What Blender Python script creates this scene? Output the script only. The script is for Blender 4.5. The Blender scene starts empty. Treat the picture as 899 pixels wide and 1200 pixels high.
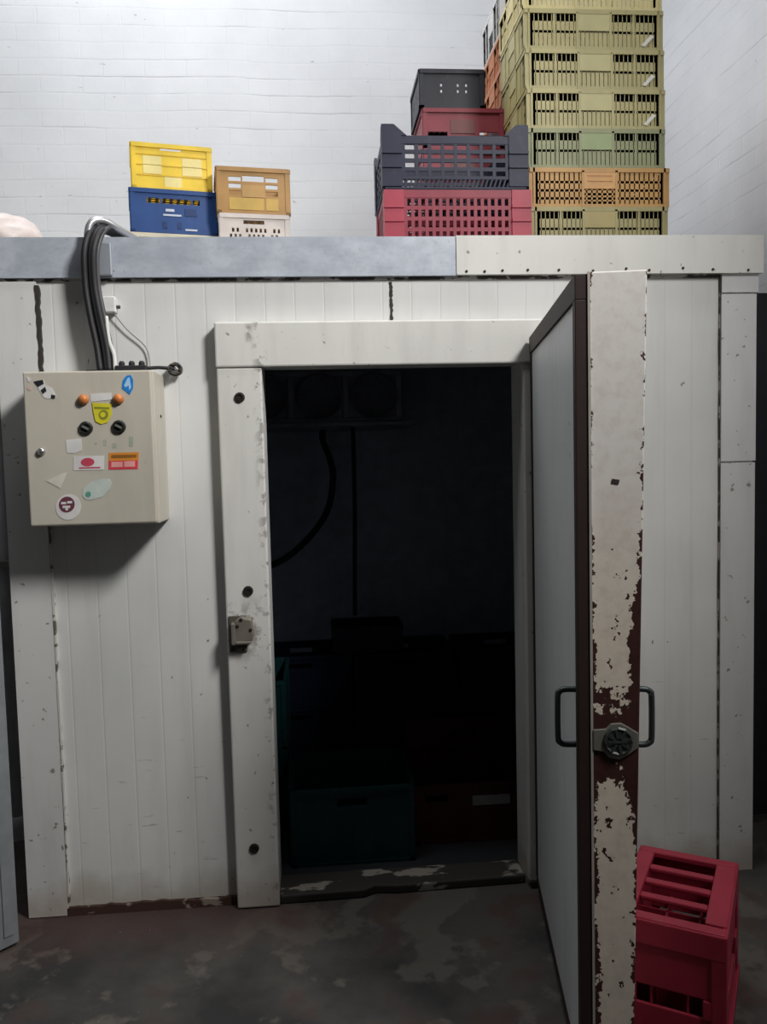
import bpy, bmesh, math, random
from mathutils import Vector, Matrix
random.seed(7)
C = bpy.context.scene.collection
SC = bpy.context.scene

# ------------------------------------------------------------------ camera
cd = bpy.data.cameras.new('camera'); cam = bpy.data.objects.new('camera', cd); C.objects.link(cam)
cd.sensor_fit = 'VERTICAL'; cd.sensor_height = 24.0; cd.lens = 24.0 * 950 / 1200
cd.clip_start = 0.02; cd.clip_end = 60
R_ = Vector((0.99618089, -0.08383809, -0.02438883))
U_ = Vector((0.02992139, 0.06538094, 0.99741167))
F_ = Vector((0.08202652, 0.99433219, -0.0676398))
cam.matrix_world = Matrix(((R_.x, U_.x, -F_.x, 0.170), (R_.y, U_.y, -F_.y, -2.8145),
                           (R_.z, U_.z, -F_.z, 1.567), (0, 0, 0, 1)))
SC.camera = cam

# ------------------------------------------------------------------ world, lights, exposure
w = bpy.data.worlds.new('world'); SC.world = w; w.use_nodes = True
w.node_tree.nodes['Background'].inputs[0].default_value = (0.75, 0.85, 1.0, 1)
w.node_tree.nodes['Background'].inputs[1].default_value = 0.02
SC.view_settings.view_transform = 'Standard'; SC.view_settings.look = 'None'
SC.view_settings.exposure = 0.0; SC.view_settings.gamma = 1.0
try: SC.view_settings.use_curve_mapping = False
except Exception: pass

def area(name, loc, target, sx, sy, power, col):
    l = bpy.data.lights.new(name, 'AREA'); l.shape = 'RECTANGLE'; l.size = sx; l.size_y = sy
    l.energy = power; l.color = col
    o = bpy.data.objects.new(name, l); C.objects.link(o); o.location = loc
    o.rotation_euler = (Vector(target) - Vector(loc)).to_track_quat('-Z', 'Y').to_euler()
    return o
# translucent roof strip above the cold room; overhead fill added above the aisle in front
k = area('window_light_right', (2.15, -2.5, 4.15), (-0.85, 0, 1.6), 0.8, 0.8, 43, (1.0, 0.985, 0.955)); k.data.spread = math.radians(80)
area('fill_light_front', (-0.2, -0.75, 5.75), (-0.2, -0.1, 2.0), 2.6, 0.4, 44, (0.97, 0.98, 1.0))  # added fill lamp, brightens the panel tops and the left side
area('roof_light_rear', (-0.45, 0.75, 5.45), (0.5, 1.6, 2.6), 3.2, 0.9, 76, (0.95, 0.965, 1.0))

# ------------------------------------------------------------------ node helpers
class NT:
    def __init__(s, name):
        s.m = bpy.data.materials.new(name); s.m.use_nodes = True
        s.t = s.m.node_tree; s.b = s.t.nodes['Principled BSDF']
        s.tc = s.n('ShaderNodeTexCoord'); s.obj = s.tc.outputs['Object']
    def n(s, typ, **kw):
        x = s.t.nodes.new(typ)
        for k, v in kw.items(): setattr(x, k, v)
        return x
    def l(s, a, b): s.t.links.new(a, b)
    def setin(s, node, k, v):
        if hasattr(v, 'is_linked') or isinstance(v, bpy.types.NodeSocket): s.l(v, node.inputs[k])
        else: node.inputs[k].default_value = v
    def noise(s, scale, detail=3, rough=0.55, vec=None, stretch=None, out=0):
        x = s.n('ShaderNodeTexNoise'); x.inputs['Scale'].default_value = scale
        x.inputs['Detail'].default_value = detail; x.inputs['Roughness'].default_value = rough
        v = vec or s.obj
        if stretch:
            mp = s.n('ShaderNodeMapping'); mp.inputs['Scale'].default_value = stretch; s.l(v, mp.inputs['Vector']); v = mp.outputs[0]
        s.l(v, x.inputs['Vector']); return x.outputs[out]
    def ramp(s, f, lo, hi):
        x = s.n('ShaderNodeMapRange'); x.inputs['From Min'].default_value = lo; x.inputs['From Max'].default_value = hi
        s.l(f, x.inputs['Value']); return x.outputs[0]
    def math(s, op, a, b=0.0, c=None):
        x = s.n('ShaderNodeMath', operation=op); s.setin(x, 0, a); s.setin(x, 1, b)
        if c is not None: s.setin(x, 2, c)
        return x.outputs[0]
    def mix(s, f, a, b):
        x = s.n('ShaderNodeMix', data_type='RGBA'); s.setin(x, 0, f)
        for k, v in ((6, a), (7, b)):
            if isinstance(v, tuple): x.inputs[k].default_value = (*v[:3], 1)
            else: s.l(v, x.inputs[k])
        return x.outputs[2]
    def xyz(s):
        x = s.n('ShaderNodeSeparateXYZ'); s.l(s.obj, x.inputs[0]); return x.outputs
    def bump(s, h, strength, dist):
        x = s.n('ShaderNodeBump'); x.inputs['Strength'].default_value = strength; x.inputs['Distance'].default_value = dist
        s.l(h, x.inputs['Height']); s.l(x.outputs[0], s.b.inputs['Normal'])
    def fin(s, col, rough=0.6, metal=0.0, spec=0.4):
        s.setin(s.b, 'Base Color', (*col[:3], 1) if isinstance(col, tuple) else col)
        s.setin(s.b, 'Roughness', rough); s.b.inputs['Metallic'].default_value = metal
        s.b.inputs['Specular IOR Level'].default_value = spec
        return s.m

_cache = {}
def flat(name, col, rough=0.6, metal=0.0, var=0.12, scale=14, spec=0.35):
    """plain coloured material with faint uneven wear"""
    if name in _cache: return _cache[name]
    t = NT(name)
    f = t.ramp(t.noise(scale, 4), 0.3, 0.7)
    d = tuple(c * (1 - var) for c in col); b = tuple(min(1, c * (1 + var)) for c in col)
    _cache[name] = t.fin(t.mix(f, d, b), rough, metal, spec)
    return _cache[name]

def m_panel():
    """white painted sheet panel: grooves every 10 cm, grime, dark scratches, dirty foot"""
    t = NT('white painted panel'); X, Y, Z = t.xyz()
    g = t.math('FRACT', t.math('MULTIPLY', t.math('ADD', X, 0.984), 10.0))
    gd = t.math('ABSOLUTE', t.math('SUBTRACT', g, 0.5))              # 0.5 at a groove
    groove = t.ramp(gd, 0.455, 0.5)
    base = t.mix(t.ramp(t.noise(1.6, 4), 0.35, 0.7), (0.70, 0.70, 0.685), (0.595, 0.60, 0.59))
    streak = t.ramp(t.noise(9, 4, 0.6, stretch=(1, 1, 0.12)), 0.50, 0.72)
    base = t.mix(t.math('MULTIPLY', streak, 0.35), base, (0.50, 0.495, 0.46))
    base = t.mix(t.math('MULTIPLY', groove, 0.10), base, (0.30, 0.29, 0.27))
    spk = t.ramp(t.noise(34, 2, 0.5, stretch=(1, 1, 0.55)), 0.735, 0.765)
    base = t.mix(t.math('MULTIPLY', spk, 0.75), base, (0.10, 0.085, 0.07))
    scr = t.math('MULTIPLY', t.ramp(t.noise(22, 3, 0.6, stretch=(0.45, 1, 2.6)), 0.655, 0.70), t.ramp(Z, 0.95, 0.15))
    base = t.mix(t.math('MULTIPLY', scr, 0.6), base, (0.16, 0.14, 0.12))
    low = t.math('ADD', Z, t.math('MULTIPLY', t.math('SUBTRACT', t.noise(7, 4), 0.5), 0.22))
    base = t.mix(t.math('MULTIPLY', t.ramp(low, 0.15, 0.05), 0.55), base, (0.33, 0.27, 0.20))
    t.bump(t.math('SUBTRACT', t.math('MULTIPLY', t.noise(3, 2), 0.35), groove), 0.22, 0.003)
    return t.fin(base, 0.42, 0, 0.35)

def m_trim(name, col, dirt=(0.12, 0.10, 0.08), amount=0.7, thr=0.70, rough=0.45, foot=True, stain=False):
    t = NT(name); X, Y, Z = t.xyz()
    base = t.mix(t.ramp(t.noise(2.3, 4), 0.35, 0.7), col, tuple(c * 0.92 for c in col))
    st = t.ramp(t.noise(12, 4, 0.6, stretch=(1, 1, 0.15)), 0.5, 0.75)
    base = t.mix(t.math('MULTIPLY', st, 0.4), base, tuple(c * 0.7 for c in col))
    spk = t.ramp(t.noise(40, 2, 0.5), thr, thr + 0.03)
    base = t.mix(t.math('MULTIPLY', spk, amount), base, dirt)
    if stain:                                                          # scuffed arrises and one dark run on the head of the frame
        nn = t.noise(26, 4, 0.65)
        a = t.math('MULTIPLY', t.ramp(t.math('ABSOLUTE', t.math('ADD', X, 0.006)), 0.03, 0.0), t.ramp(t.math('ADD', nn, t.math('MULTIPLY', t.ramp(Z, 1.2, 1.8), 0.05)), 0.56, 0.62))
        b = t.math('MULTIPLY', t.ramp(t.math('ABSOLUTE', t.math('ADD', X, 0.038)), 0.016, 0.004), t.ramp(t.math('ABSOLUTE', t.math('SUBTRACT', Z, 1.99)), 0.035, 0.02))
        b = t.math('MULTIPLY', b, t.ramp(nn, 0.40, 0.55))
        c2 = t.math('MULTIPLY', t.ramp(t.math('ABSOLUTE', t.math('SUBTRACT', Z, 0.985)), 0.12, 0.06), t.ramp(t.math('ADD', t.math('MULTIPLY', t.math('ABSOLUTE', t.math('ADD', X, 0.085)), -3.0), nn), 0.36, 0.50))
        base = t.mix(t.math('MULTIPLY', t.math('MAXIMUM', t.math('MAXIMUM', a, b), c2), 0.6), base, (0.13, 0.115, 0.10))
    if foot:
        low = t.math('ADD', Z, t.math('MULTIPLY', t.math('SUBTRACT', t.noise(9, 4), 0.5), 0.2))
        base = t.mix(t.math('MULTIPLY', t.ramp(low, 0.14, 0.03), 0.55), base, (0.34, 0.27, 0.20))
    t.bump(t.noise(30, 3), 0.12, 0.003)
    return t.fin(base, rough, 0, 0.35)

def m_galv():
    t = NT('galvanised sheet')
    c = t.mix(t.ramp(t.noise(16, 5, 0.7, stretch=(0.6, 1, 1.3)), 0.3, 0.7), (0.34, 0.37, 0.43), (0.47, 0.505, 0.57))
    c = t.mix(t.math('MULTIPLY', t.ramp(t.noise(4.5, 5, .65), 0.50, 0.68), 0.6), c, (0.60, 0.64, 0.70))
    c = t.mix(t.math('MULTIPLY', t.ramp(t.noise(60, 3), 0.58, 0.72), 0.25), c, (0.24, 0.26, 0.30))
    c = t.mix(t.ramp(t.noise(30, 2), 0.73, 0.76), c, (0.10, 0.09, 0.08))
    return t.fin(c, 0.5, 0.15, 0.4)

def m_brick():
    t = NT('white painted brick'); X, Y, Z = t.xyz()
    cb = t.n('ShaderNodeCombineXYZ'); t.l(t.math('ADD', X, Y), cb.inputs[0])
    wob = t.math('MULTIPLY', t.math('SUBTRACT', t.noise(1.3, 3), 0.5), 0.05)
    cbz = t.math('ADD', Z, wob); t.l(cbz, cb.inputs[1])
    br = t.n('ShaderNodeTexBrick'); t.l(cb.outputs[0], br.inputs['Vector']); br.inputs['Scale'].default_value = 1
    br.inputs['Brick Width'].default_value = 0.24; br.inputs['Row Height'].default_value = 0.098
    br.inputs['Mortar Size'].default_value = 0.006; br.inputs['Mortar Smooth'].default_value = 0.6
    f = br.outputs['Fac']
    base = t.mix(t.ramp(t.noise(2.0, 5), 0.3, 0.7), (0.80, 0.815, 0.83), (0.70, 0.715, 0.73))
    jm = t.ramp(t.noise(3.4, 4, 0.65, stretch=(0.45, 0.45, 2.6)), 0.50, 0.66)
    row = t.math('ABSOLUTE', t.math('SUBTRACT', t.math('FRACT', t.math('DIVIDE', cbz, 0.098)), 0.5))
    rowl = t.ramp(row, 0.44, 0.49)
    base = t.mix(t.math('MULTIPLY', f, 0.02), base, (0.36, 0.35, 0.36))
    base = t.mix(t.math('MULTIPLY', rowl, t.math('ADD', t.math('MULTIPLY', jm, 0.42), 0.03)), base, (0.38, 0.37, 0.38))
    spk = t.ramp(t.noise(26, 2, 0.5, stretch=(0.6, 0.6, 1.5)), 0.755, 0.775)
    base = t.mix(t.math('MULTIPLY', spk, 0.6), base, (0.35, 0.33, 0.33))
    t.bump(t.math('SUBTRACT', t.math('MULTIPLY', t.noise(18, 4), 0.8), t.math('MULTIPLY', f, t.math('ADD', jm, 0.25))), 0.22, 0.005)
    return t.fin(base, 0.75, 0, 0.25)

def m_floor():
    t = NT('dirty concrete')
    base = t.mix(t.ramp(t.noise(1.9, 6, 0.6), 0.40, 0.60), (0.028, 0.027, 0.027), (0.070, 0.063, 0.057))
    base = t.mix(t.math('MULTIPLY', t.ramp(t.noise(2.7, 6, 0.6), 0.53, 0.565), 0.8), base, (0.110, 0.098, 0.084))
    base = t.mix(t.math('MULTIPLY', t.ramp(t.noise(3.6, 3), 0.55, 0.66), 0.75), base, (0.066, 0.036, 0.030))
    X, Y, Z = t.xyz(); near = t.math('ADD', Y, t.math('MULTIPLY', t.math('SUBTRACT', t.noise(5, 4), 0.5), 0.45))
    base = t.mix(t.math('MULTIPLY', t.math('MULTIPLY', t.ramp(near, -0.34, -0.10), t.ramp(X, 0.25, -0.15)), 0.7), base, (0.062, 0.034, 0.029))
    base = t.mix(t.ramp(t.noise(75, 2), 0.755, 0.77), base, (0.36, 0.33, 0.29))
    t.bump(t.noise(9, 6, 0.6), 0.4, 0.01)
    return t.fin(base, t.ramp(t.noise(4, 3), -0.6, 1.0), 0, 0.35)

def m_flaked(name, paint, under, thr, scale=18):
    t = NT(name)
    f = t.ramp(t.noise(scale, 5, 0.6, stretch=(0.5, 1, 1)), thr, thr + 0.03)
    return t.fin(t.mix(f, paint, under), 0.7, 0, 0.3)

def m_leaf():
    """old cream door paint, flaked to rust along the free edge (local: x along the leaf, y through its thickness)"""
    t = NT('flaked cream door paint'); X, Y, Z = t.xyz()
    n1 = t.math('SUBTRACT', t.noise(36, 5, 0.66), 0.5); n2 = t.math('SUBTRACT', t.noise(9, 4, 0.6), 0.5)
    nz = t.math('ADD', t.math('MULTIPLY', n1, 0.065), t.math('MULTIPLY', n2, 0.035))
    # distance to the two vertical arrises
    dl = t.math('SUBTRACT', Y, 0.030)
    outer = t.math('ADD', t.math('MULTIPLY', Z, 0.0195), 0.120)
    dr = t.math('SUBTRACT', outer, Y)
    lowz = t.ramp(Z, 1.55, 1.15)                                      # flaking starts below here
    wl = t.math('ADD', t.math('MULTIPLY', lowz, 0.0135), -0.003)
    mid = t.math('MULTIPLY', t.ramp(Z, 1.45, 1.1), t.ramp(Z, 0.62, 0.80))
    wr = t.math('ADD', t.math('MULTIPLY', mid, 0.026), t.math('MULTIPLY', lowz, 0.002))
    ml = t.math('LESS_THAN', t.math('ADD', dl, nz), wl)
    mr = t.math('LESS_THAN', t.math('ADD', dr, nz), wr)
    zz = t.math('ADD', Z, t.math('ADD', t.math('MULTIPLY', n1, 0.35), t.math('MULTIPLY', n2, 0.3)))
    band = t.math('LESS_THAN', t.math('ABSOLUTE', t.math('SUBTRACT', zz, 0.895)), 0.098)
    sp = t.math('MULTIPLY', t.math('GREATER_THAN', t.noise(38, 3, 0.6), 0.655), t.math('GREATER_THAN', t.math('ADD', lowz, n2), 0.55))
    m = t.math('MAXIMUM', t.math('MAXIMUM', ml, mr), t.math('MAXIMUM', band, sp))
    m = t.math('MULTIPLY', m, t.math('GREATER_THAN', t.math('ADD', X, t.math('MULTIPLY', n1, 0.08)), 0.952))   # the flaking keeps to the free edge
    paint = t.mix(lowz, (0.70, 0.675, 0.645), (0.78, 0.69, 0.58))
    paint = t.mix(t.math('MULTIPLY', t.ramp(t.noise(40, 4, 0.65), 0.45, 0.7), 0.35), paint, (0.52, 0.44, 0.36))
    paint = t.mix(t.math('MULTIPLY', t.ramp(t.noise(5, 3), 0.5, 0.7), 0.3), paint, (0.60, 0.52, 0.48))
    rust = t.mix(t.noise(50, 4), (0.028, 0.010, 0.009), (0.075, 0.026, 0.020))
    t.bump(t.math('SUBTRACT', t.math('MULTIPLY', t.noise(60, 3), 0.25), m), 0.5, 0.002)
    return t.fin(t.mix(m, paint, rust), 0.6, 0, 0.3)

# ------------------------------------------------------------------ mesh helpers
class MB:
    def __init__(s, M=None): s.bm = bmesh.new(); s.M = M or Matrix.Identity(4)
    def _v(s, p, M): return s.bm.verts.new(s.M @ (M @ Vector(p) if M else Vector(p)))
    def box(s, x0, x1, y0, y1, z0, z1, M=None, taper=None):
        c = [(x, y, z) for z in (z0, z1) for y in (y0, y1) for x in (x0, x1)]
        v = [s._v(p, M) for p in c]
        for f in ((0, 2, 3, 1), (4, 5, 7, 6), (0, 1, 5, 4), (2, 6, 7, 3), (0, 4, 6, 2), (1, 3, 7, 5)):
            s.bm.faces.new([v[i] for i in f])
        return s
    def prism(s, pts, a0, a1, axis='y', M=None):
        """polygon pts in the plane normal to axis, extruded a0..a1"""
        def P(u, v, a): return {'y': (u, a, v), 'x': (a, u, v), 'z': (u, v, a)}[axis]
        A = [s._v(P(u, v, a0), M) for u, v in pts]; B = [s._v(P(u, v, a1), M) for u, v in pts]
        s.bm.faces.new(A); s.bm.faces.new(B[::-1]); n = len(pts)
        for i in range(n): s.bm.faces.new((A[i], B[i], B[(i + 1) % n], A[(i + 1) % n]))
        return s
    def lathe(s, prof, c, axis='y', seg=20, M=None):
        """profile of (radius, offset) turned about an axis through c"""
        rings = []
        for r, h in prof:
            ring = []
            for k in range(seg):
                a = 2 * math.pi * k / seg; u, v = r * math.cos(a), r * math.sin(a)
                p = {'y': (c[0] + u, c[1] + h, c[2] + v), 'x': (c[0] + h, c[1] + u, c[2] + v), 'z': (c[0] + u, c[1] + v, c[2] + h)}[axis]
                ring.append(s._v(p, M))
            rings.append(ring)
        for a, b in zip(rings, rings[1:]):
            for k in range(seg): s.bm.faces.new((a[k], a[(k + 1) % seg], b[(k + 1) % seg], b[k]))
        if prof[0][0] > 1e-6: s.bm.faces.new(rings[0])
        if prof[-1][0] > 1e-6: s.bm.faces.new(rings[-1][::-1])
        return s
    def tube(s, pts, r, seg=8, closed=False, smooth=4):
        P = [Vector(p) for p in pts]
        if smooth and len(P) > 2:                                      # Catmull-Rom
            Q = []
            for i in range(len(P) - 1):
                p0, p1, p2, p3 = P[max(i - 1, 0)], P[i], P[i + 1], P[min(i + 2, len(P) - 1)]
                for k in range(smooth):
                    t = k / smooth
                    Q.append(0.5 * ((2 * p1) + (p2 - p0) * t + (2 * p0 - 5 * p1 + 4 * p2 - p3) * t * t + (3 * p1 - p0 - 3 * p2 + p3) * t ** 3))
            Q.append(P[-1]); P = Q
        rings = []; up = None
        for i, p in enumerate(P):
            d = (P[min(i + 1, len(P) - 1)] - P[max(i - 1, 0)]).normalized()
            if up is None: up = d.orthogonal().normalized()
            up = (up - d * up.dot(d)).normalized(); sd = d.cross(up)
            rr = r(i / (len(P) - 1)) if callable(r) else r
            rings.append([s._v(p + (up * math.cos(2 * math.pi * k / seg) + sd * math.sin(2 * math.pi * k / seg)) * rr, None) for k in range(seg)])
        for a, b in zip(rings, rings[1:]):
            for k in range(seg): s.bm.faces.new((a[k], a[(k + 1) % seg], b[(k + 1) % seg], b[k]))
        s.bm.faces.new(rings[0]); s.bm.faces.new(rings[-1][::-1])
        return s
    def build(s, name, mat, parent=None, bevel=0, smooth=False, label=None):
        bmesh.ops.recalc_face_normals(s.bm, faces=s.bm.faces)
        me = bpy.data.meshes.new(name); s.bm.to_mesh(me); s.bm.free()
        me.materials.append(mat)
        if smooth:
            for p in me.polygons: p.use_smooth = True
        o = bpy.data.objects.new(name, me); C.objects.link(o)
        if parent: o.parent = parent
        if bevel:
            b = o.modifiers.new('bevel', 'BEVEL'); b.width = bevel; b.segments = 2; b.limit_method = 'ANGLE'
        if label: o['label'] = label
        return o

def thing(name, label, cat, loc=(0, 0, 0), rz=0.0, group=None):
    o = bpy.data.objects.new(name, None); C.objects.link(o); o.empty_display_size = 0.05
    o.location = loc; o.rotation_euler = (0, 0, rz); o['label'] = label; o['category'] = cat
    if group: o['group'] = group
    return o
def tag(o, label, cat, group=None):
    o['label'] = label; o['category'] = cat
    if group: o['group'] = group
    return o
def struct(o): o['kind'] = 'structure'; return o
def kids(o): return [c for c in bpy.data.objects if c.parent == o]
def copy_tree(o, parent=None):
    c = o.copy(); C.objects.link(c); c.parent = parent
    for ch in kids(o): copy_tree(ch, c)
    return c
def dup(root, label, loc, rz=0.0):
    c = copy_tree(root); c.location = loc; c.rotation_euler = (0, 0, rz); c['label'] = label
    return c
RZ = lambda a: Matrix.Rotation(a, 4, 'Z')
T = Matrix.Translation

# ------------------------------------------------------------------ materials
PANEL = m_panel()
TRIM = m_trim('white frame paint', (0.69, 0.675, 0.645), stain=True)
CORNER = m_trim('grey white corner strip', (0.66, 0.655, 0.645))
CAPW = m_trim('off white cap sheet', (0.69, 0.68, 0.64), foot=False)
GALV = m_galv(); BRICK = m_brick(); FLOOR = m_floor()
DARK = flat('dark sealant', (0.035, 0.03, 0.027), 0.8)
SEAM = m_flaked('broken dark sealant', (0.50, 0.48, 0.45), (0.06, 0.05, 0.045), 0.47, 26)
SEAM2 = m_flaked('faint broken sealant', (0.55, 0.53, 0.50), (0.13, 0.12, 0.10), 0.56, 20)
SEAM3 = m_flaked('dark broken sealant line', (0.30, 0.28, 0.25), (0.04, 0.036, 0.03), 0.45, 16)
BLACK = flat('black rubber', (0.018, 0.018, 0.02), 0.55)
RUBBER = flat('dark brown gasket', (0.030, 0.017, 0.015), 0.6)
STEEL = flat('dull steel', (0.30, 0.29, 0.27), 0.45, 0.7)
DSTEEL = flat('dark handle steel', (0.05, 0.062, 0.06), 0.4, 0.5)

# ------------------------------------------------------------------ the building
BX0, BX1, BY0, BY1, BZ = -3.6, 2.37, -6.5, 2.2, 6.0
struct(MB().box(BX0 - .2, BX1 + .2, BY0 - .2, BY1 + .2, -0.2, 0).build('floor', FLOOR))
struct(MB().box(BX0 - .2, BX1 + .2, BY1, BY1 + .2, 0, BZ).build('wall_back', BRICK))
def m_rightwall():
    return BRICK
struct(MB().box(BX1, BX1 + .2, BY0, BY1, 0, BZ).build('wall_right', BRICK))
struct(MB().box(BX0 - .2, BX0, BY0, BY1, 0, BZ).build('wall_left', flat('grey render', (0.20, 0.20, 0.20), 0.9)))
struct(MB().box(BX0 - .2, BX1 + .2, BY0 - .2, BY0, 0, BZ).build('wall_front', flat('dark shed wall', (0.06, 0.06, 0.06), 0.9)))
struct(MB().box(BX0 - .2, BX1 + .2, BY0 - .2, BY1 + .2, BZ, BZ + .2).build('ceiling', flat('grey roof sheet', (0.16, 0.16, 0.17), 0.8)))

# ------------------------------------------------------------------ the cold room shell
XL, XR = -0.865, 1.745
OL, OR, OT = 0.0, 0.892, 1.885          # the door opening
mb = MB()
mb.box(XL, OL, 0, 0.12, 0.03, 2.19); mb.box(OR, XR, 0, 0.12, 0.0, 2.19); mb.box(OL, OR, 0, 0.12, OT, 2.19)
struct(mb.build('wall_cold_room_front', PANEL))
INNER = flat('grey inner lining', (0.55, 0.60, 0.70), 0.7)
struct(MB().box(XL, XL + .1, 0.12, 2.1, 0, 2.19).build('wall_cold_room_left', INNER))
struct(MB().box(XR - .1, XR, 0.12, 2.1, 0, 2.19).build('wall_cold_room_right', INNER))
struct(MB().box(XL, XR, 2.1, 2.195, 0, 2.19).build('wall_cold_room_back', INNER))
mb = MB(); mb.box(XL, XR, 0.0, 2.195, 2.19, 2.30); mb.box(XL, XR, 0.37, 2.195, 2.30, 2.40)
struct(mb.build('ceiling_cold_room', flat('dusty roof panel', (0.45, 0.44, 0.42), 0.8)))
struct(MB().box(XL + .1, XR - .1, 0.12, 2.1, 0, 0.012).build('floor_cold_room', flat('wet dark cold room floor', (0.03, 0.032, 0.035), 0.35)))

# cap flashing: galvanised on the left, painted sheet on the right
mb = MB(); mb.box(-1.75, 0.676, -0.02, -0.004, 2.182, 2.313); mb.box(-1.75, 0.676, -0.004, 0.30, 2.300, 2.313)
struct(mb.build('trim_1', GALV))
mb = MB(); mb.box(0.672, 1.768, -0.024, -0.006, 2.184, 2.315); mb.box(0.672, 1.768, -0.006, 0.30, 2.301, 2.315); mb.box(1.752, 1.768, -0.006, 0.6, 2.184, 2.315)
cap = struct(mb.build('trim_2', CAPW))
for x in (.71, .765, .83, .93, 1.04, 1.16, 1.27, 1.36, 1.47, 1.58, 1.70):
    MB().lathe([(0.0045, 0), (0.0045, -.003), (0, -.0045)], (x + random.uniform(-.012, .012), -.024, 2.196 + random.uniform(-.003, .006)), 'y', 8).build('rivet', DARK, cap)
# dark line under the flashing
struct(MB().box(XL, 1.61, -0.006, 0.0, 2.172, 2.184).build('trim_3', SEAM))
# corner strip at the left, end strip at the right with its two joints
struct(MB().box(XL, -0.732, -0.012, 0.0, 0.004, 2.172).build('trim_4', CORNER))
mb = MB(); mb.box(1.622, XR + .004, -0.010, 0, 0.0, 1.516); mb.box(1.622, XR + .006, -0.010, 0, 1.522, 2.114); mb.box(1.622, XR + .012, -0.012, 0, 2.119, 2.184)
struct(mb.build('trim_5', CORNER))
# broken sealant joints
def wavy(x, z0, z1, w):
    pts = []; n = 26
    L = [(x - w * random.uniform(.3, 1.0), z0 + (z1 - z0) * i / n) for i in range(n + 1)]
    Rr = [(x + w * random.uniform(.3, 1.0), z0 + (z1 - z0) * i / n) for i in range(n + 1)]
    return L + Rr[::-1]
struct(MB().prism(wavy(-0.728, 1.80, 2.16, 0.009), -0.0145, 0, 'y').build('trim_6', DARK))
struct(MB().prism(wavy(-0.728, 0.05, 1.80, 0.004), -0.0135, 0, 'y').build('trim_7', SEAM2))
struct(MB().prism(wavy(1.617, 0.0, 2.184, 0.0028), -0.006, 0, 'y').build('trim_8', SEAM3))
struct(MB().prism(wavy(0.447, 2.03, 2.165, 0.006), -0.004, 0, 'y').build('trim_9', DARK))
# rotten foot of the panel: brown base strip with flaking
pts = [(-0.735 + .585 * q / 20, 0.026 + .010 * random.random()) for q in range(21)]
struct(MB().prism([(-0.735, 0.0)] + pts + [(-0.15, 0.0)], -0.012, 0.02, 'y').build('trim_10', m_flaked('rusty base strip', (0.055, 0.028, 0.022), (0.26, 0.22, 0.18), 0.56, 22)))
# worn door sill
mb = MB(); mb.prism([(0.0, -0.03), (0.30, -0.025), (0.34, 0.0), (0.42, -0.012), (0.89, 0.0), (0.89, 0.118), (0.0, 0.118)], 0.0, 0.032, 'z')
struct(mb.build('trim_11', m_flaked('worn white sill', (0.30, 0.27, 0.23), (0.04, 0.036, 0.032), 0.43, 9), bevel=0.006))

# ------------------------------------------------------------------ door frame
fr = struct(thing('door_1', 'white painted door frame around the dark cold room opening', 'door frame'))
del fr['category']
MB().box(-0.152, 1.075, -0.052, 0.0, 1.878, 2.028).build('lintel', TRIM, fr, bevel=0.006)
j = MB().prism([(-0.147, 0.004), (0.0, 0.004), (0.0, 1.878), (-0.150, 1.878)], -0.046, 0.0, 'y').build('jamb', TRIM, fr, bevel=0.006)
jr = MB().box(OR, 1.075, -0.046, 0.0, 0.03, 1.878).build('jamb', TRIM, fr, bevel=0.006)
for x, z in ((-0.076, 1.778), (-0.071, 1.123), (-0.082, 0.219)):
    mb = MB(); mb.lathe([(0.0, 0.0), (0.0175, 0.0), (0.0165, -0.006), (0.010, -0.007), (0.009, -0.003), (0.0, -0.003)], (x, -0.046, z), 'y', 18)
    mb.build('bolt', flat('dark bolt', (0.03, 0.026, 0.023), 0.5, 0.4), fr)
# latch keeper
lk = thing('latch_keeper', 'rusty steel latch keeper bolted to the left door jamb', 'latch', (-0.100, -0.046, 0.98))
MB().box(-0.040, 0.020, -0.006, 0, -0.066, 0.060).build('back_plate', flat('grimy plate', (0.11, 0.10, 0.085), 0.6, 0.3), lk, bevel=0.003)
mb = MB(); mb.prism([(-0.022, -0.030), (0.040, -0.024), (0.046, 0.0), (0.040, 0.052), (0.004, 0.060), (-0.018, 0.046)], -0.034, -0.006, 'y')
mb.build('strike_block', flat('worn cast steel', (0.24, 0.22, 0.185), 0.5, 0.5), lk, bevel=0.006)
MB().box(-0.030, -0.016, -0.040, -0.006, -0.034, 0.040).build('strike_lip', flat('worn cast steel', (0.3, 0.3, 0.3)), lk, bevel=0.003)
MB().box(-0.016, 0.036, -0.042, -0.034, -0.032, -0.022).build('strike_ridge', flat('worn cast steel', (0.3, 0.3, 0.3)), lk, bevel=0.003)
for x, z in ((-0.030, -0.054), (0.008, -0.054), (0.005, 0.052), (0.036, 0.016), (-0.008, 0.030)):
    y0 = -0.006 if z < -0.04 else -0.034
    MB().lathe([(0.0055, 0), (0.0055, -0.003), (0.0, -0.005)], (x, y0, z), 'y', 10).build('bolt', flat('dark bolt', (0.03, 0.03, 0.03)), lk)

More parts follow.
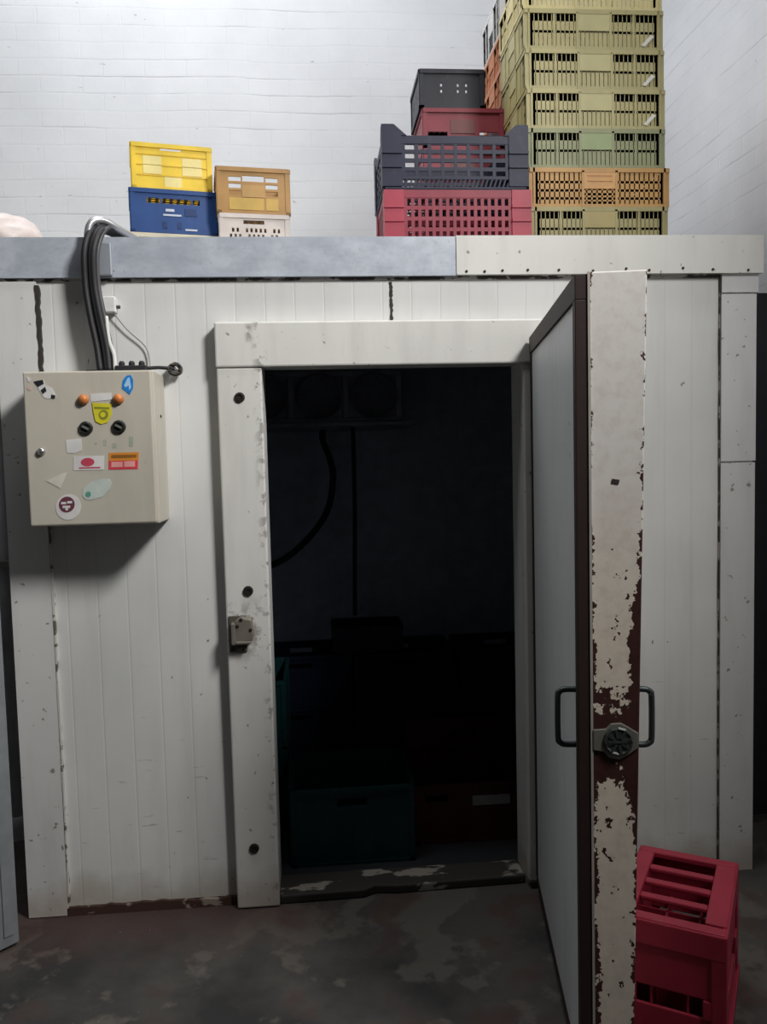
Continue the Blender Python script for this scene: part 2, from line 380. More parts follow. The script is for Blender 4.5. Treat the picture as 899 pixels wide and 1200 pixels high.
# ------------------------------------------------------------------ open insulated door leaf
LZ0, LZ1, LL = 0.035, 1.965, 0.985
leaf = thing('insulated_door', 'thick white insulated cold room door standing open with flaked rusty edge', 'door',
             (0.911, -0.055, 0), math.atan2(-0.987, -0.158))
LEAF = m_leaf()
def vout(z): return 0.120 + 0.0195 * z
mb = MB()
n = 24
z0, z1 = LZ0, LZ1
v = [mb._v(p, None) for p in ((0, .030, z0), (LL, .030, z0), (LL, vout(z0), z0), (0, vout(z0), z0), (0, .030, z1), (LL, .030, z1), (LL, vout(z1), z1), (0, vout(z1), z1))]
for f in ((0, 1, 2, 3), (4, 5, 6, 7), (0, 1, 5, 4), (1, 2, 6, 5), (2, 3, 7, 6), (3, 0, 4, 7)): mb.bm.faces.new([v[i] for i in f])
mb.build('leaf_body', LEAF, leaf, bevel=0.003)
# gasket frame around the plug and the plug's own skin
mb = MB(); b = 0.035
mb.box(0.012, LL, 0.004, 0.030, LZ0, LZ0 + b); mb.box(0.012, LL, 0.0, 0.030, LZ1 - 0.06, LZ1 - .004)
mb.box(0.012, 0.012 + b, 0.002, 0.030, LZ0 + b, LZ1 - .06); mb.box(LL - b, LL, 0.0, 0.030, LZ0 + b, LZ1 - .06)
mb.build('gasket', RUBBER, leaf, bevel=0.002, label='dark brown rubber gasket')
MB().box(0.045, LL - b + .002, 0.006, 0.030, LZ0 + b, LZ1 - .058).build('inner_skin', m_trim('pale inner door skin', (0.62, 0.64, 0.64), thr=0.74, foot=False), leaf)
MB().box(LL - .004, LL + .003, 0.028, 0.0335, LZ0, LZ1).build('edge_bead', flat('grey edge bead', (0.40, 0.37, 0.34), 0.5), leaf)
# U-shaped pull handles on both faces
def uhandle(side, mat):
    u0 = LL - 0.045; zc = 0.945; h = 0.066; d = 0.040 if side > 0 else 0.046; ysurf = vout(zc) - 0.002 if side > 0 else 0.006
    yo = ysurf + side * d
    pts = [(u0, ysurf, zc - h), (u0, yo - side * .016, zc - h), (u0, yo - side * .005, zc - h + .005), (u0, yo, zc - h + .018), (u0, yo, zc + h - .018), (u0, yo - side * .005, zc + h - .005), (u0, yo - side * .016, zc + h), (u0, ysurf, zc + h)]
    mb = MB(); mb.tube(pts, 0.0072, 10, smooth=3); return mb.build('pull_handle', mat, leaf, smooth=True, label='dark steel pull handle on the %s face' % ('outer' if side > 0 else 'inner'))
uhandle(1, DSTEEL); uhandle(-1, DSTEEL)
# ornate lock rose on the edge
zc, vc = 0.905, 0.083
prof = []
mb = MB()
oct_ = [(vc - .050, zc - .022), (vc - .050, zc + .026), (vc - .022, zc + .028), (vc - .010, zc + .040), (vc + .012, zc + .042), (vc + .030, zc + .032), (vc + .052, zc + .018), (vc + .052, zc - .016), (vc + .030, zc - .032), (vc + .010, zc - .044), (vc - .014, zc - .040), (vc - .026, zc - .026)]
mb.prism(oct_, LL, LL + 0.006, 'x')
rose = mb.build('lock_plate', flat('tarnished lock plate', (0.30, 0.29, 0.25), 0.45, 0.6), leaf, bevel=0.002, label='tarnished ornate lock plate with worn emblem')
mb = MB(); mb.lathe([(0.034, 0), (0.034, 0.004), (0.030, 0.007), (0.026, 0.004), (0.0, 0.004)], (LL + .006, vc + .006, zc), 'x', 12)
for k in range(8):
    a = k * math.pi / 4 + .2
    M_ = T((LL + .010, vc + .006, zc)) @ Matrix.Rotation(a, 4, 'X')
    mb.box(-.001, .003, -.003, .003, .008, .028, M_)
mb.box(LL + .009, LL + .014, vc - .018, vc + .026, zc - .003, zc + .002)
mb.build('emblem', flat('dark embossed metal', (0.075, 0.085, 0.08), 0.4, 0.5), rose)
MB().prism([(0.078, 1.497), (0.094, 1.494), (0.096, 1.503), (0.080, 1.506)], LL, LL + .002, 'x').build('dark_slot', DARK, leaf, label='small dark slot')
# hinges on the frame side
for z in (0.35, 1.65):
    mb = MB(); mb.lathe([(0.011, -.06), (0.011, .06)], (-0.012, vout(z) + 0.008, z), 'z', 12); mb.box(-0.01, 0.16, vout(z) - .004, vout(z) + .006, z - .022, z + .022)
    mb.build('hinge', DSTEEL, leaf, bevel=0.002)

# ------------------------------------------------------------------ electrical control box
cab = thing('control_box', 'beige steel electrical control box with stickers on the white panel', 'control box', (-0.527, 0, 1.373))
BEIGE = m_trim('beige box enamel', (0.50, 0.465, 0.395), thr=0.74, amount=.5, foot=False)
W2, HH, DD = 0.196, 0.486, 0.2
mb = MB(); mb.box(-W2, W2, -DD + .022, -0.001, 0, HH); body = mb.build('enclosure', BEIGE, cab, bevel=0.005)
mb = MB(); mb.box(-W2 - .002, W2 - .004, -DD, -DD + .020, 0.004, HH - .002)
dr = mb.build('box_door', BEIGE, cab, bevel=0.005)
def bx(zx, zy):
    """close-up drawing of the box door -> door plane"""
    px, py = zx / 4.495 + 15, zy / 4.495 + 420
    s = (py - 435) / 181.0
    return (-W2 + (px - 27 - s * 11) / 151.0 * 0.391, HH - s * 0.485)
YD = -DD
def plate(name, pts, mat, dep=0.0012, parent=dr, label=None, off=0.0):
    return MB().prism([bx(*p) for p in pts], YD - off - dep, YD - off, 'y').build(name, mat, parent, label=label)
def disc(zx, zy, rr, seg=22, sq=1.0):
    return [(zx + rr * math.cos(2 * math.pi * k / seg), zy + sq * rr * math.sin(2 * math.pi * k / seg)) for k in range(seg)]
def rect(a, b, c, d): return [(a, b), (c, b), (c, d), (a, d)]
S_W = flat('white sticker', (0.62, 0.61, 0.60), 0.5); S_K = flat('black print', (0.02, 0.02, 0.025), 0.5)
S_Y = flat('yellow sticker', (0.62, 0.55, 0.03), 0.5); S_G = flat('olive print', (0.22, 0.24, 0.03), 0.5)
S_B = flat('blue sticker', (0.02, 0.20, 0.55), 0.4); S_LB = flat('pale blue print', (0.35, 0.55, 0.75), 0.5)
S_R = flat('red print', (0.50, 0.06, 0.10), 0.5); S_P = flat('pink print', (0.70, 0.32, 0.30), 0.5)
S_O = flat('orange sticker', (0.62, 0.24, 0.03), 0.5); S_T = flat('pale mint sticker', (0.47, 0.53, 0.49), 0.5); S_GR = flat('green print', (0.10, 0.30, 0.22), 0.5)
# torn black and white sticker
s1 = plate('sticker', [(120, 125), (160, 112), (172, 140), (210, 160), (232, 205), (205, 212), (170, 208), (145, 175)], S_W, label='torn black and white sticker')
for q in ([(112, 122), (160, 113), (165, 135), (135, 150)], [(148, 168), (172, 150), (180, 172), (160, 188)], [(205, 190), (228, 196), (222, 212), (202, 210)]): plate('print', q, S_K, parent=s1, off=.0012, dep=.0006)
plate('sticker', [(75, 96), (98, 108), (92, 124), (80, 120)], S_W, label='small white sticker scrap at the corner')
plate('sticker', disc(90, 155, 12, 10), flat('pinkish scrap', (0.5, 0.38, 0.35)), label='small pink sticker scrap')
# blue drop sticker
s2 = plate('sticker', [(598, 100), (622, 95), (636, 120), (636, 165), (618, 198), (596, 180), (576, 165), (580, 125)], S_B, label='blue drop-shaped sticker')
plate('print', [(606, 112), (616, 108), (626, 160), (616, 176), (612, 150), (596, 160), (588, 150)], S_LB, parent=s2, off=.0012, dep=.0006)
# yellow sticker under a white strip
plate('sticker', [(408, 190), (520, 186), (524, 222), (414, 232)], S_W, label='white paper strip between the lamps')
s3 = plate('sticker', [(420, 236), (522, 244), (526, 300), (505, 340), (470, 350), (440, 335), (428, 290)], S_Y, label='yellow sticker with olive emblem', off=.0013)
plate('print', [(432, 258), (512, 262), (512, 272), (434, 268)], S_G, parent=s3, off=.0026, dep=.0006)
plate('print', disc(482, 300, 26, 16), S_G, parent=s3, off=.0026, dep=.0006)
plate('print', disc(478, 300, 14, 12), S_Y, parent=s3, off=.0032, dep=.0006)
# others
plate('sticker', [(282, 428), (364, 422), (368, 485), (330, 498), (290, 495)], S_W, label='blank square white sticker')
s4 = plate('sticker', rect(325, 514, 486, 588), S_W, label='white sticker with a red oval')
plate('print', disc(400, 546, 36, 18, .62), S_R, parent=s4, off=.0012, dep=.0006)
plate('print', rect(355, 572, 468, 579), S_R, parent=s4, off=.0012, dep=.0006)
s5 = plate('sticker', rect(512, 500, 672, 542), S_O, label='orange and red sticker')
plate('print', rect(526, 512, 660, 528), flat('brown print', (0.25, 0.10, 0.02)), parent=s5, off=.0012, dep=.0006)
plate('print', rect(512, 542, 668, 588), flat('bright red print', (0.62, 0.05, 0.07)), parent=s5)
plate('print', rect(526, 548, 586, 576), S_P, parent=s5, off=.0012, dep=.0006); plate('print', rect(594, 546, 652, 576), S_P, parent=s5, off=.0012, dep=.0006)
plate('sticker', [(180, 638), (292, 594), (256, 680)], flat('cream paper', (0.58, 0.55, 0.48)), label='cream paper triangle')
s6 = plate('sticker', [(372, 722), (378, 685), (420, 650), (470, 636), (515, 638), (528, 656), (520, 690), (480, 730), (420, 746), (390, 742)], S_T, label='pale mint leaf-shaped sticker')
plate('print', disc(405, 715, 15, 12), S_GR, parent=s6, off=.0012, dep=.0006)
s7 = plate('sticker', disc(300, 780, 67, 26), S_W, label='round white sticker with dark emblem')
plate('print', disc(292, 766, 42, 20), flat('dark plum print', (0.13, 0.035, 0.06)), parent=s7, off=.0012, dep=.0006)
for q in (rect(262, 752, 288, 764), rect(294, 748, 320, 760), rect(270, 772, 310, 784), disc(292, 790, 8, 8)): plate('print', q, S_W, parent=s7, off=.0018, dep=.0005)
plate('marking', rect(618, 416, 642, 470), flat('faded green print', (0.33, 0.36, 0.27)), dep=.0006); plate('marking', rect(530, 450, 552, 476), flat('faded green print', (0.3, 0.3, 0.3)), dep=.0006)
plate('marking', rect(480, 430, 500, 462), flat('faded green print', (0.3, 0.3, 0.3)), dep=.0006)
# lamps, switches, lock
for p in ((375, 220), (560, 220)):
    x, z = bx(*p); MB().lathe([(0.0165, 0), (0.0165, -.006), (0.013, -.014), (0.007, -.018), (0.0, -.019)], (x, YD, z), 'y', 20).build('pilot_light', flat('dull orange lens', (0.50, 0.17, 0.05), 0.35), dr, smooth=True, label='orange pilot lamp')
for p in ((390, 368), (565, 365)):
    x, z = bx(*p)
    k = MB().lathe([(0.021, 0), (0.021, -.006), (0.017, -.010), (0.012, -.010), (0.012, -.006), (0.0, -.006)], (x, YD, z), 'y', 24).build('switch_bezel', flat('black switch', (0.022, 0.022, 0.02), 0.35), dr, label='black rotary switch')
    mb = MB(); M_ = T((x, YD - .006, z)) @ Matrix.Rotation(.5, 4, 'Y'); mb.box(-.011, .011, -.010, 0, -.0035, .0035, M_)
    mb.build('switch_knob', flat('grey switch knob', (0.12, 0.125, 0.11), 0.4), k, bevel=.001)
x, z = bx(155, 485)
MB().lathe([(0.0125, 0), (0.0125, -.004), (0.010, -.010), (0.0, -.011)], (x, YD, z), 'y', 18).build('key_lock', flat('chrome lock', (0.55, 0.54, 0.52), 0.25, 0.9), dr, smooth=True)
for z in (0.345,): MB().lathe([(0.005, 0), (0.005, .003), (0, .004)], (W2, -.09, z), 'x', 10).build('side_screw', DARK, cab)

# cables coming over the flashing down to the box
cb = thing('cable_bundle', 'bundle of black cables dropping over the flashing onto the control box', 'cables', (-0.5, -0.03, 1.86))
def cable(name, pts, r, mat, parent=cb, label=None):
    mb = MB(); mb.tube([(x + .5, y + .03, z - 1.86) for x, y, z in pts], r, 8); return mb.build(name, mat, parent, smooth=True, label=label)
GREYC = flat('grey sheathing', (0.07, 0.07, 0.075), 0.5)
for i, (o1, r, m) in enumerate(((0.0, .014, BLACK), (0.018, .012, BLACK), (-0.008, .010, BLACK), (0.028, .008, GREYC), (0.010, .010, BLACK))):
    yy = -0.052 - .010 * (i % 3)
    cable('cable', [(-.42 - .02 * i, .30, 2.328), (-.46 + o1 * .4, .08, 2.332 + .002 * i), (-.515 + o1, -.012 - .006 * (i % 3), 2.338 + .003 * i), (-.542 + o1, yy - .004, 2.27), (-.548 + o1, yy, 2.16),
                    (-.538 + o1 * 1.1, yy, 2.06), (-.520 + o1 * 1.1, yy, 1.95), (-.510 + o1, yy - .01, 1.865)], r, m)
cable('flexible_conduit', [(-.548, -.045, 2.25), (-.548, -.05, 2.30), (-.535, -.045, 2.352), (-.500, -.02, 2.366), (-.455, .02, 2.345), (-.40, .12, 2.328)], .012, flat('silver conduit', (0.42, 0.42, 0.43), 0.35, 0.6), label='silver flexible conduit')
cable('thin_wire', [(-.485, -.02, 2.07), (-.44, -.015, 2.01), (-.385, -.012, 1.955), (-.372, -.014, 1.90), (-.372, -.03, 1.866)], .0024, flat('pale grey wire', (.28, .28, .27)), label='thin grey wire curving down')
cable('white_cable', [(-.50, -.05, 2.05), (-.492, -.06, 1.97), (-.475, -.07, 1.92), (-.472, -.08, 1.862)], .007, flat('white cable', (0.55, 0.55, 0.53)), label='white cable')
tag(MB().box(-.528, -.478, -.034, -.0205, 2.185, 2.292).build('cover_plate', flat('grey bent plate', (0.27, 0.29, 0.32), 0.5, 0.3), bevel=.004), 'small grey cover plate behind the cables on the flashing', 'plate')
mb = MB(); mb.box(-.517, -.472, -.036, -.001, 2.066, 2.118); jb = tag(mb.build('junction_box', flat('white plastic', (0.66, 0.655, 0.64)), bevel=.004), 'small white junction box beside the black cables', 'junction box')
MB().lathe([(0.006, 0), (0.006, .012)], (-.472, -.02, 2.085), 'x', 10).build('cable_gland', flat('dark gland', (.06, .06, .06)), jb)
tb = thing('cable_gland_block', 'black gland block on top of the control box', 'cable gland', (-.42, -.07, 1.859))
MB().box(-.05, .05, -.022, .022, 0, .026).build('block', BLACK, tb, bevel=.003)
for k in range(3): MB().lathe([(.010, 0), (.010, .01), (.006, .016)], (-.032 + .032 * k, 0, .026), 'z', 12).build('gland', BLACK, tb)
MB().box(-.64 + .5, -.56 + .5 , -.03, .02, 0, .012, T((0, 0, 0))).build('strap', BLACK, tb)
kn = thing('wire_clump', 'frayed clump of dark wire on a rod by the box corner', 'wire', (-.30, -.03, 1.878))
mb = MB(); mb.tube([(-.085, -.02, .0), (-.04, -.01, .004), (.01, 0, 0)], .006, 8); mb.build('rod', BLACK, kn, smooth=True)
for k in range(7):
    mb = MB(); r = random.uniform(.012, .026); a = random.uniform(0, 6)
    pts = [(0.012 + r * math.cos(a + q) * (1 + .2 * math.sin(3 * q)), random.uniform(-.012, .02), r * .9 * math.sin(a + q)) for q in [i * .8 for i in range(9)]]
    mb.tube(pts, .0032, 6); mb.build('wire_loop', GREYC if k % 2 else flat('brown wire', (0.10, 0.075, 0.05)), kn, smooth=True)

# ------------------------------------------------------------------ crates
def lattice(mb, L, z0, z1, t, nx, nz, bw, bh, M):
    """grid of bars in the local xz plane, x 0..L"""
    for i in range(nx + 1):
        x = L * i / nx; mb.box(x - bw / 2, x + bw / 2, -t / 2, t / 2, z0, z1, M)
    for k in range(nz + 1):
        z = z0 + (z1 - z0) * k / nz; mb.box(0, L, -t / 2 * .8, t / 2 * .8, z - bh / 2, z + bh / 2, M)
def faces4(L, W, ins=0.0):
    """(matrix, length) of the four walls of a crate centred on the origin; the first two are the long ones"""
    return [(T((-L / 2 + ins, -W / 2 + ins, 0)), L - 2 * ins), (T((L / 2 - ins, W / 2 - ins, 0)) @ RZ(math.pi), L - 2 * ins),
            (T((-L / 2 + ins, W / 2 - ins, 0)) @ RZ(-math.pi / 2), W - 2 * ins), (T((L / 2 - ins, -W / 2 + ins, 0)) @ RZ(math.pi / 2), W - 2 * ins)]
def plain_base(L, W, mat, root):
    mb = MB(); lattice(mb, L - .02, -(W / 2 - .01), W / 2 - .01, .008, 10, 7, .014, .014, T((-L / 2 + .01, 0, .006)) @ Matrix.Rotation(-math.pi / 2, 4, 'X'))
    return mb.build('base', mat, root)

def bay_wall(M, L, H, mat, root, name, slots=10, kind='slot', mark=None, plate_mat=None):
    """one wall in three bays: slotted bays left and right, a name plate over slots in the middle"""
    mb = MB(); t = .008; a, b = L * .055, L * .945
    mb.box(0, L, -.004, .010, H - .017, H, M); mb.box(0, L, -.002, .010, 0, .012, M)
    bays = [(a, a + (b - a) * .355), (a + (b - a) * .375, a + (b - a) * .625), (a + (b - a) * .645, b)]
    if L < .5: bays = [(a, a + (b - a) * .33), (a + (b - a) * .36, a + (b - a) * .64), (a + (b - a) * .67, b)]
    for i, (p, q) in enumerate(bays):
        if i: mb.box((bays[i - 1][1]), p, -.004, .008, .0, H - .01, M)
        top = H - .017
        if i == 1: top = H * .46; mb.box(p, q, 0, .006, top - .004, top + .006, M)
        n = max(4, int(round(slots * (q - p) / bays[0][1] * (bays[0][1] / (bays[0][1] - bays[0][0])))))
        for k in range(n + 1):
            x = p + (q - p) * k / n; mb.box(x - .0074, x + .0074, 0, .006, .01, top, M)
        if kind == 'slot':
            mids = [H * .44] if i != 1 else []
            if i != 1: mb.box((p + q) / 2 - .004, (p + q) / 2 + .004, -.003, .007, .01, H - .01, M); mb.box(p, q, 0, .006, H - .046, H - .015, M)
        else: mids = [top * f for f in (.25, .48, .72)]
        for z in mids: mb.box(p, q, 0, .007, z - .005, z + .005, M)
    o = mb.build(name, mat, root)
    p, q = bays[1]
    mb = MB(); mb.box(p, q, -.003, .006, H * .47, H - .014, M)
    if kind != 'slot': mb.box(p + .012, q - .012, -.0055, -.003, H * .66, H * .70, M); mb.box(p + .012, q - .012, -.0055, -.003, H * .80, H * .83, M)
    mb.build('name_plate', plate_mat or mat, o)
    if mark:
        p, q = bays[2]; mb = MB()
        mb.prism([(q - .058, .018), (q - .044, .014), (q - .006, .052), (q - .018, .060)], -.0045, -.001, 'y', M); mb.build('slanted_mark', mark, o, label='white slanted mark')  # white slanted strip low in the right bay
    return o
def produce_crate(label, L, W, H, mat, group, kind='slot', mark=None, plate_mat=None, post_mat=None, slots=10, name='produce_crate'):
    r = thing(name, label, 'crate', group=group); pm = post_mat or mat
    plain_base(L, W, mat, r)
    for i, (M, l) in enumerate(faces4(L, W)): bay_wall(M, l, H, mat, r, 'side_wall' if i < 2 else 'end_wall', slots, kind, mark if i == 0 else None, plate_mat)
    for sx in (-1, 1):
        for sy in (-1, 1):
            mb = MB(); x0, y0 = sx * L / 2, sy * W / 2
            mb.box(min(x0 - sx * .034, x0 + sx * .002), max(x0 - sx * .034, x0 + sx * .002), min(y0, y0 - sy * .010), max(y0, y0 - sy * .010), 0, H)
            mb.box(min(x0, x0 - sx * .010), max(x0, x0 - sx * .010), min(y0 - sy * .034, y0 - sy * .01), max(y0 - sy * .034, y0 - sy * .01), 0, H)
            mb.box(min(x0 - sx * .022, x0 - sx * .014), max(x0 - sx * .022, x0 - sx * .014), min(y0 + sy * .004, y0), max(y0 + sy * .004, y0), .0, H)
            mb.build('corner_post', pm, r)
    return r

def plastic(name, col, rough=.45, trans=0.0):
    if name in _cache: return _cache[name]
    t = NT(name)
    f = t.ramp(t.noise(7, 5), 0.3, 0.7)
    c = t.mix(f, tuple(x * .82 for x in col), tuple(min(1, x * 1.12) for x in col))
    c = t.mix(t.math('MULTIPLY', t.ramp(t.noise(28, 3), .60, .75), .35), c, tuple(x * .55 + .05 for x in col))
    t.fin(c, rough, 0, .35)
    if trans: t.b.inputs['Transmission Weight'].default_value = trans; t.b.inputs['IOR'].default_value = 1.15
    _cache[name] = t.m; return t.m
OLY = plastic('olive yellow plastic', (0.46, 0.405, 0.185)); OLG = plastic('olive green plastic', (0.28, 0.29, 0.15)); OLB = plastic('olive brown plastic', (0.34, 0.30, 0.14))
ORA = plastic('orange tan plastic', (0.50, 0.28, 0.09)); PALE = plastic('pale yellow plastic', (0.72, 0.62, 0.30))
MARK = flat('white slash', (0.78, 0.76, 0.70))
PLY = plastic('plate yellow', (0.53, 0.48, 0.23)); PLG = plastic('plate green', (0.30, 0.36, 0.17)); PLO = plastic('plate orange', (0.62, 0.33, 0.12))
RT = 2.401                                  # roof top
GY = 'produce crates in the tall yellow stack'
H1 = 0.1535; L1, W1 = 0.565, 0.40; sx0, sy0 = 1.336, 0.655
rows = [  # from the bottom
 ('olive brown slotted crate at the bottom of the tall stack', OLB, 'slot', None, plastic('plate olive brown', (0.38, 0.31, 0.13))),
 ('orange tan crate with small square holes, second from bottom of the tall stack', ORA, 'square', None, PLO),
 ('olive green slotted crate above the orange crate in the tall stack', OLG, 'slot', None, PLG),
 ('olive yellow crate with white slanted mark, directly above the green crate', OLY, 'slot', MARK, PLY),
 ('olive yellow crate with white slanted mark, second above the green crate', OLY, 'slot', MARK, PLY),
 ('olive yellow crate with white slanted mark, third above the green crate', OLY, 'slot', MARK, PLY),
 ('pale yellow crate cut off by the top of the photo', PALE, 'slot', None, PALE)]
src = None
for i, (lb, m, k, mk, pm) in enumerate(rows):
    loc = (sx0 + (.012 if i < 2 else 0) - .004 * max(0, i - 3), sy0, RT + H1 * i)
    if i in (4, 5): o = dup(src, lb, loc)
    else:
        o = produce_crate(lb, L1 + (.012 if i == 1 else 0), W1, H1, m, GY, k, mk, pm, slots=10 if k == 'slot' else 9)
        o.location = loc
        if i == 3: src = o
# stack behind it: orange crates with a white one on top
GO = 'orange crates stacked behind the tall yellow stack'
ORR = plastic('rusty orange plastic', (0.50, 0.17, 0.06))
oc = None
for i in range(7):
    lb = ['orange crate at the foot of the hidden stack behind the yellow crates', 'orange crate second from the foot behind the yellow crates', 'orange crate third from the foot behind the yellow crates',
          'orange crate fourth from the foot behind the yellow crates', 'orange crate peeping out left of the yellow stack, third below the white crate',
          'orange crate peeping out left of the yellow stack, second below the white crate', 'orange crate directly below the white crate behind the yellow stack'][i]
    loc = (1.335, 1.10, RT + .151 * i)
    if oc is None: oc = produce_crate(lb, .55, .38, .151, ORR, GO); oc.location = loc
    else: dup(oc, lb, loc)
wc = produce_crate('bright white crate topping the orange stack behind the yellow crates', .55, .38, .19, plastic('white plastic', (0.80, 0.79, 0.76)), None, slots=14)
wc.location = (1.335, 1.10, RT + .151 * 7)

# big lattice crates: red below, black with raised corner lugs on top
def lug_crate(label, L, W, H, lug, mat, post, nx, nz, group=None, slant=False, bw=.013, bh=.015):
    r = thing('lattice_crate', label, 'crate', group=group)
    plain_base(L, W, mat, r)
    for i, (M, l) in enumerate(faces4(L, W, .010)):
        mb = MB(); pw = .075 if i < 2 else .06
        M2 = M @ T((pw, 0, 0)); ll = l - 2 * pw; zb = .045 if slant else .012
        lattice(mb, ll, zb, H - .026, .009, nx if i < 2 else int(nx * .6), nz, bw, bh, M2)
        mb.box(0, l, -.006, .006, H - .030, H, M); mb.box(0, l, -.005, .005, 0, .010, M)
        if slant:
            for k in range(26 if i < 2 else 16):
                x = .04 + (l - .1) * k / (26 if i < 2 else 16); mb.prism([(x, .008), (x + .006, .008), (x + .018, .044), (x + .012, .044)], -.005, .004, 'y', M)
            mb.box(0, l, -.006, .006, .040, .048, M)
        mb.build('side_wall' if i < 2 else 'end_wall', mat, r)
    for sx in (-1, 1):
        for sy in (-1, 1):
            mb = MB(); x0, y0 = sx * L / 2, sy * W / 2; q = .078
            pf = [(x0, .012), (x0 - sx * q, .012), (x0 - sx * q, H), (x0 - sx * q * 1.25, H), (x0 - sx * q * .62, H + lug), (x0, H + lug)] if lug else [(x0, .012), (x0 - sx * q, .012), (x0 - sx * q, H), (x0, H)]
            mb.prism(pf, y0, y0 - sy * .012, 'y')
            p2 = [(y0 - sy * .012, .012), (y0 - sy * q * .8, .012), (y0 - sy * q * .8, H), (y0 - sy * q * .5, H + lug), (y0 - sy * .012, H + lug)]
            mb.prism(p2, x0, x0 - sx * .012, 'x')
            for z in (H * .40, H * .66):                               # ribs on the posts
                mb.box(min(x0, x0 - sx * q), max(x0, x0 - sx * q), min(y0, y0 + sy * .006), max(y0, y0 + sy * .006), z, z + .010)
            mb.build('corner_post', post, r)
    return r
REDP = plastic('wine red plastic', (0.26, 0.038, 0.058)); REDQ = plastic('brighter red posts', (0.37, 0.05, 0.078)); BLU = plastic('blue black plastic', (0.017, 0.020, 0.045), .5)
o = lug_crate('wine red lattice crate under the black crate beside the yellow stack', .585, .40, .205, 0, REDP, REDQ, 15, 4); o.location = (.760, .604, RT)
o = lug_crate('large blue black lattice crate with raised corner lugs on the red crate', .580, .40, .205, .042, BLU, BLU, 8, 4, slant=True); o.location = (.753, .604, RT + .206)

# small crates standing behind the big ones
def solid_crate(label, L, W, H, mat, group=None, name='plastic_crate', windows=None, panel=None, face_marks=None, base_mat=None):
    """solid-walled crate; windows = list of (x0,x1,z0,z1) openings given as fractions of the long wall"""
    r = thing(name, label, 'crate', group=group); plain_base(L, W, mat, r)
    for i, (M, l) in enumerate(faces4(L, W)):
        mb = MB(); win = windows or []
        xs = sorted({0, 1} | {a for q in win for a in q[:2]}); zs = sorted({0, 1} | {a for q in win for a in q[2:4]})
        for a, b in zip(xs, xs[1:]):
            for c, d in zip(zs, zs[1:]):
                cx, cz = (a + b) / 2, (c + d) / 2
                if not any(q[0] < cx < q[1] and q[2] < cz < q[3] for q in win):
                    mb.box(a * l, b * l, 0, .008, c * H, d * H, M)
        mb.box(0, l, -.006, .004, H - .018, H, M); mb.box(0, l, -.004, .004, 0, .012, M)
        mb.box(0, .018, -.004, .004, 0, H, M); mb.box(l - .018, l, -.004, .004, 0, H, M)
        w_ = mb.build('side_wall' if i < 2 else 'end_wall', mat, r)
        if i == 0 and panel: 
            a, b, c, d, pm = panel; MB().box(a * l, b * l, -.003, .001, c * H, d * H, M).build('label_panel', pm, w_)
        if i == 0 and face_marks:
            for a, b, c, d, pm in face_marks: MB().box(a * l, b * l, -.0025, .001, c * H, d * H, M).build('print', pm, w_)
    return r
RB = plastic('dull red plastic', (0.29, 0.05, 0.07)); hand = [(.36, .64, .60, .72)]
GR = 'red crates stacked behind the black lattice crate'
rb = solid_crate('dull red crate directly under the small black crate', .36, .30, .172, RB, GR, windows=[(.06, .30, .30, .42), (.70, .94, .30, .42)], panel=(.34, .64, .38, .72, plastic('faded red panel', (0.20, 0.07, 0.07))))
rb.location = (.867, .98, RT + .173 * 3)
for i, lb in enumerate(('dull red crate at the foot of the column behind the black lattice crate', 'dull red crate in the middle of the column behind the black lattice crate', 'dull red crate just above the rim of the black lattice crate')):
    dup(rb, lb, (.867, .98, RT + .173 * i))
win = [(.32 + .13 * i, .32 + .13 * i + .03, z, z + .09) for i in (0, 2, 3) for z in (.40, .56)]
o = solid_crate('small black crate on top of the dull red crates', .285, .30, .165, plastic('charcoal plastic', (0.030, 0.031, 0.043)), windows=win); o.location = (.818, .98, RT + .173 * 4)

# four small crates at the left of the roof
YED = plastic('deep yellow rib', (0.74, 0.50, 0.05)); YEL = plastic('bright yellow plastic', (0.88, 0.62, 0.06)); YEP = plastic('pale yellow panel', (0.85, 0.72, 0.30))
a1 = math.radians(12); a2 = math.radians(8)
CRM = plastic('cream plastic', (0.62, 0.57, 0.44))
o = solid_crate('cream crate mostly hidden under the blue crate', .375, .28, .156, CRM); o.location = (-.437, .99, RT); o.rotation_euler.z = a1
BLP = plastic('royal blue plastic', (0.018, 0.065, 0.22)); BP = flat('white print', (0.55, 0.58, 0.66)); DB = plastic('darker blue panel', (0.012, 0.04, 0.14))
o = solid_crate('royal blue bottle crate under the yellow crate', .365, .28, .186, BLP, windows=[(.19, .34, .68, .80), (.36, .70, .68, .80), (.72, .80, .68, .80)],
    face_marks=[(.40, .50, .50, .56, BP), (.37, .58, .40, .44, BP), (.36, .41, .12, .26, DB), (.53, .58, .12, .26, DB), (.62, .76, .42, .58, DB), (.62, .76, .08, .12, BP)]); o.location = (-.437, .99, RT + .158); o.rotation_euler.z = a1
o = solid_crate('bright yellow crate on top of the blue crate', .335, .27, .192, YEL, windows=[(.36, .62, .86, .91)], 
    face_marks=[(.40, .62, .03, .28, YEP), (.14, .37, .33, .72, YEP), (.63, .88, .33, .72, YEP), (.04, .96, .29, .315, YED), (.04, .96, .515, .535, YED), (.04, .96, .745, .765, YED)]); o.location = (-.440, .99, RT + .345); o.rotation_euler.z = a1
for z in (.30, .52, .74):
    pass
WHT = plastic('off white plastic', (0.66, 0.60, 0.56)); holes = []
for k in range(4):
    for i in range(11):
        x = .14 + .066 * i + (.033 if k % 2 else 0)
        if not (.28 < x < .36 or .66 < x < .72) and x < .86: holes.append((round(x, 4), round(x + .033, 4), .34 + .11 * k, .34 + .11 * k + .075))
holes.append((.34, .64, .82, .89))
o = solid_crate('off white crate with checkered holes under the tan crate', .300, .28, .235, WHT, windows=holes); o.location = (-.082, .97, RT); o.rotation_euler.z = a2
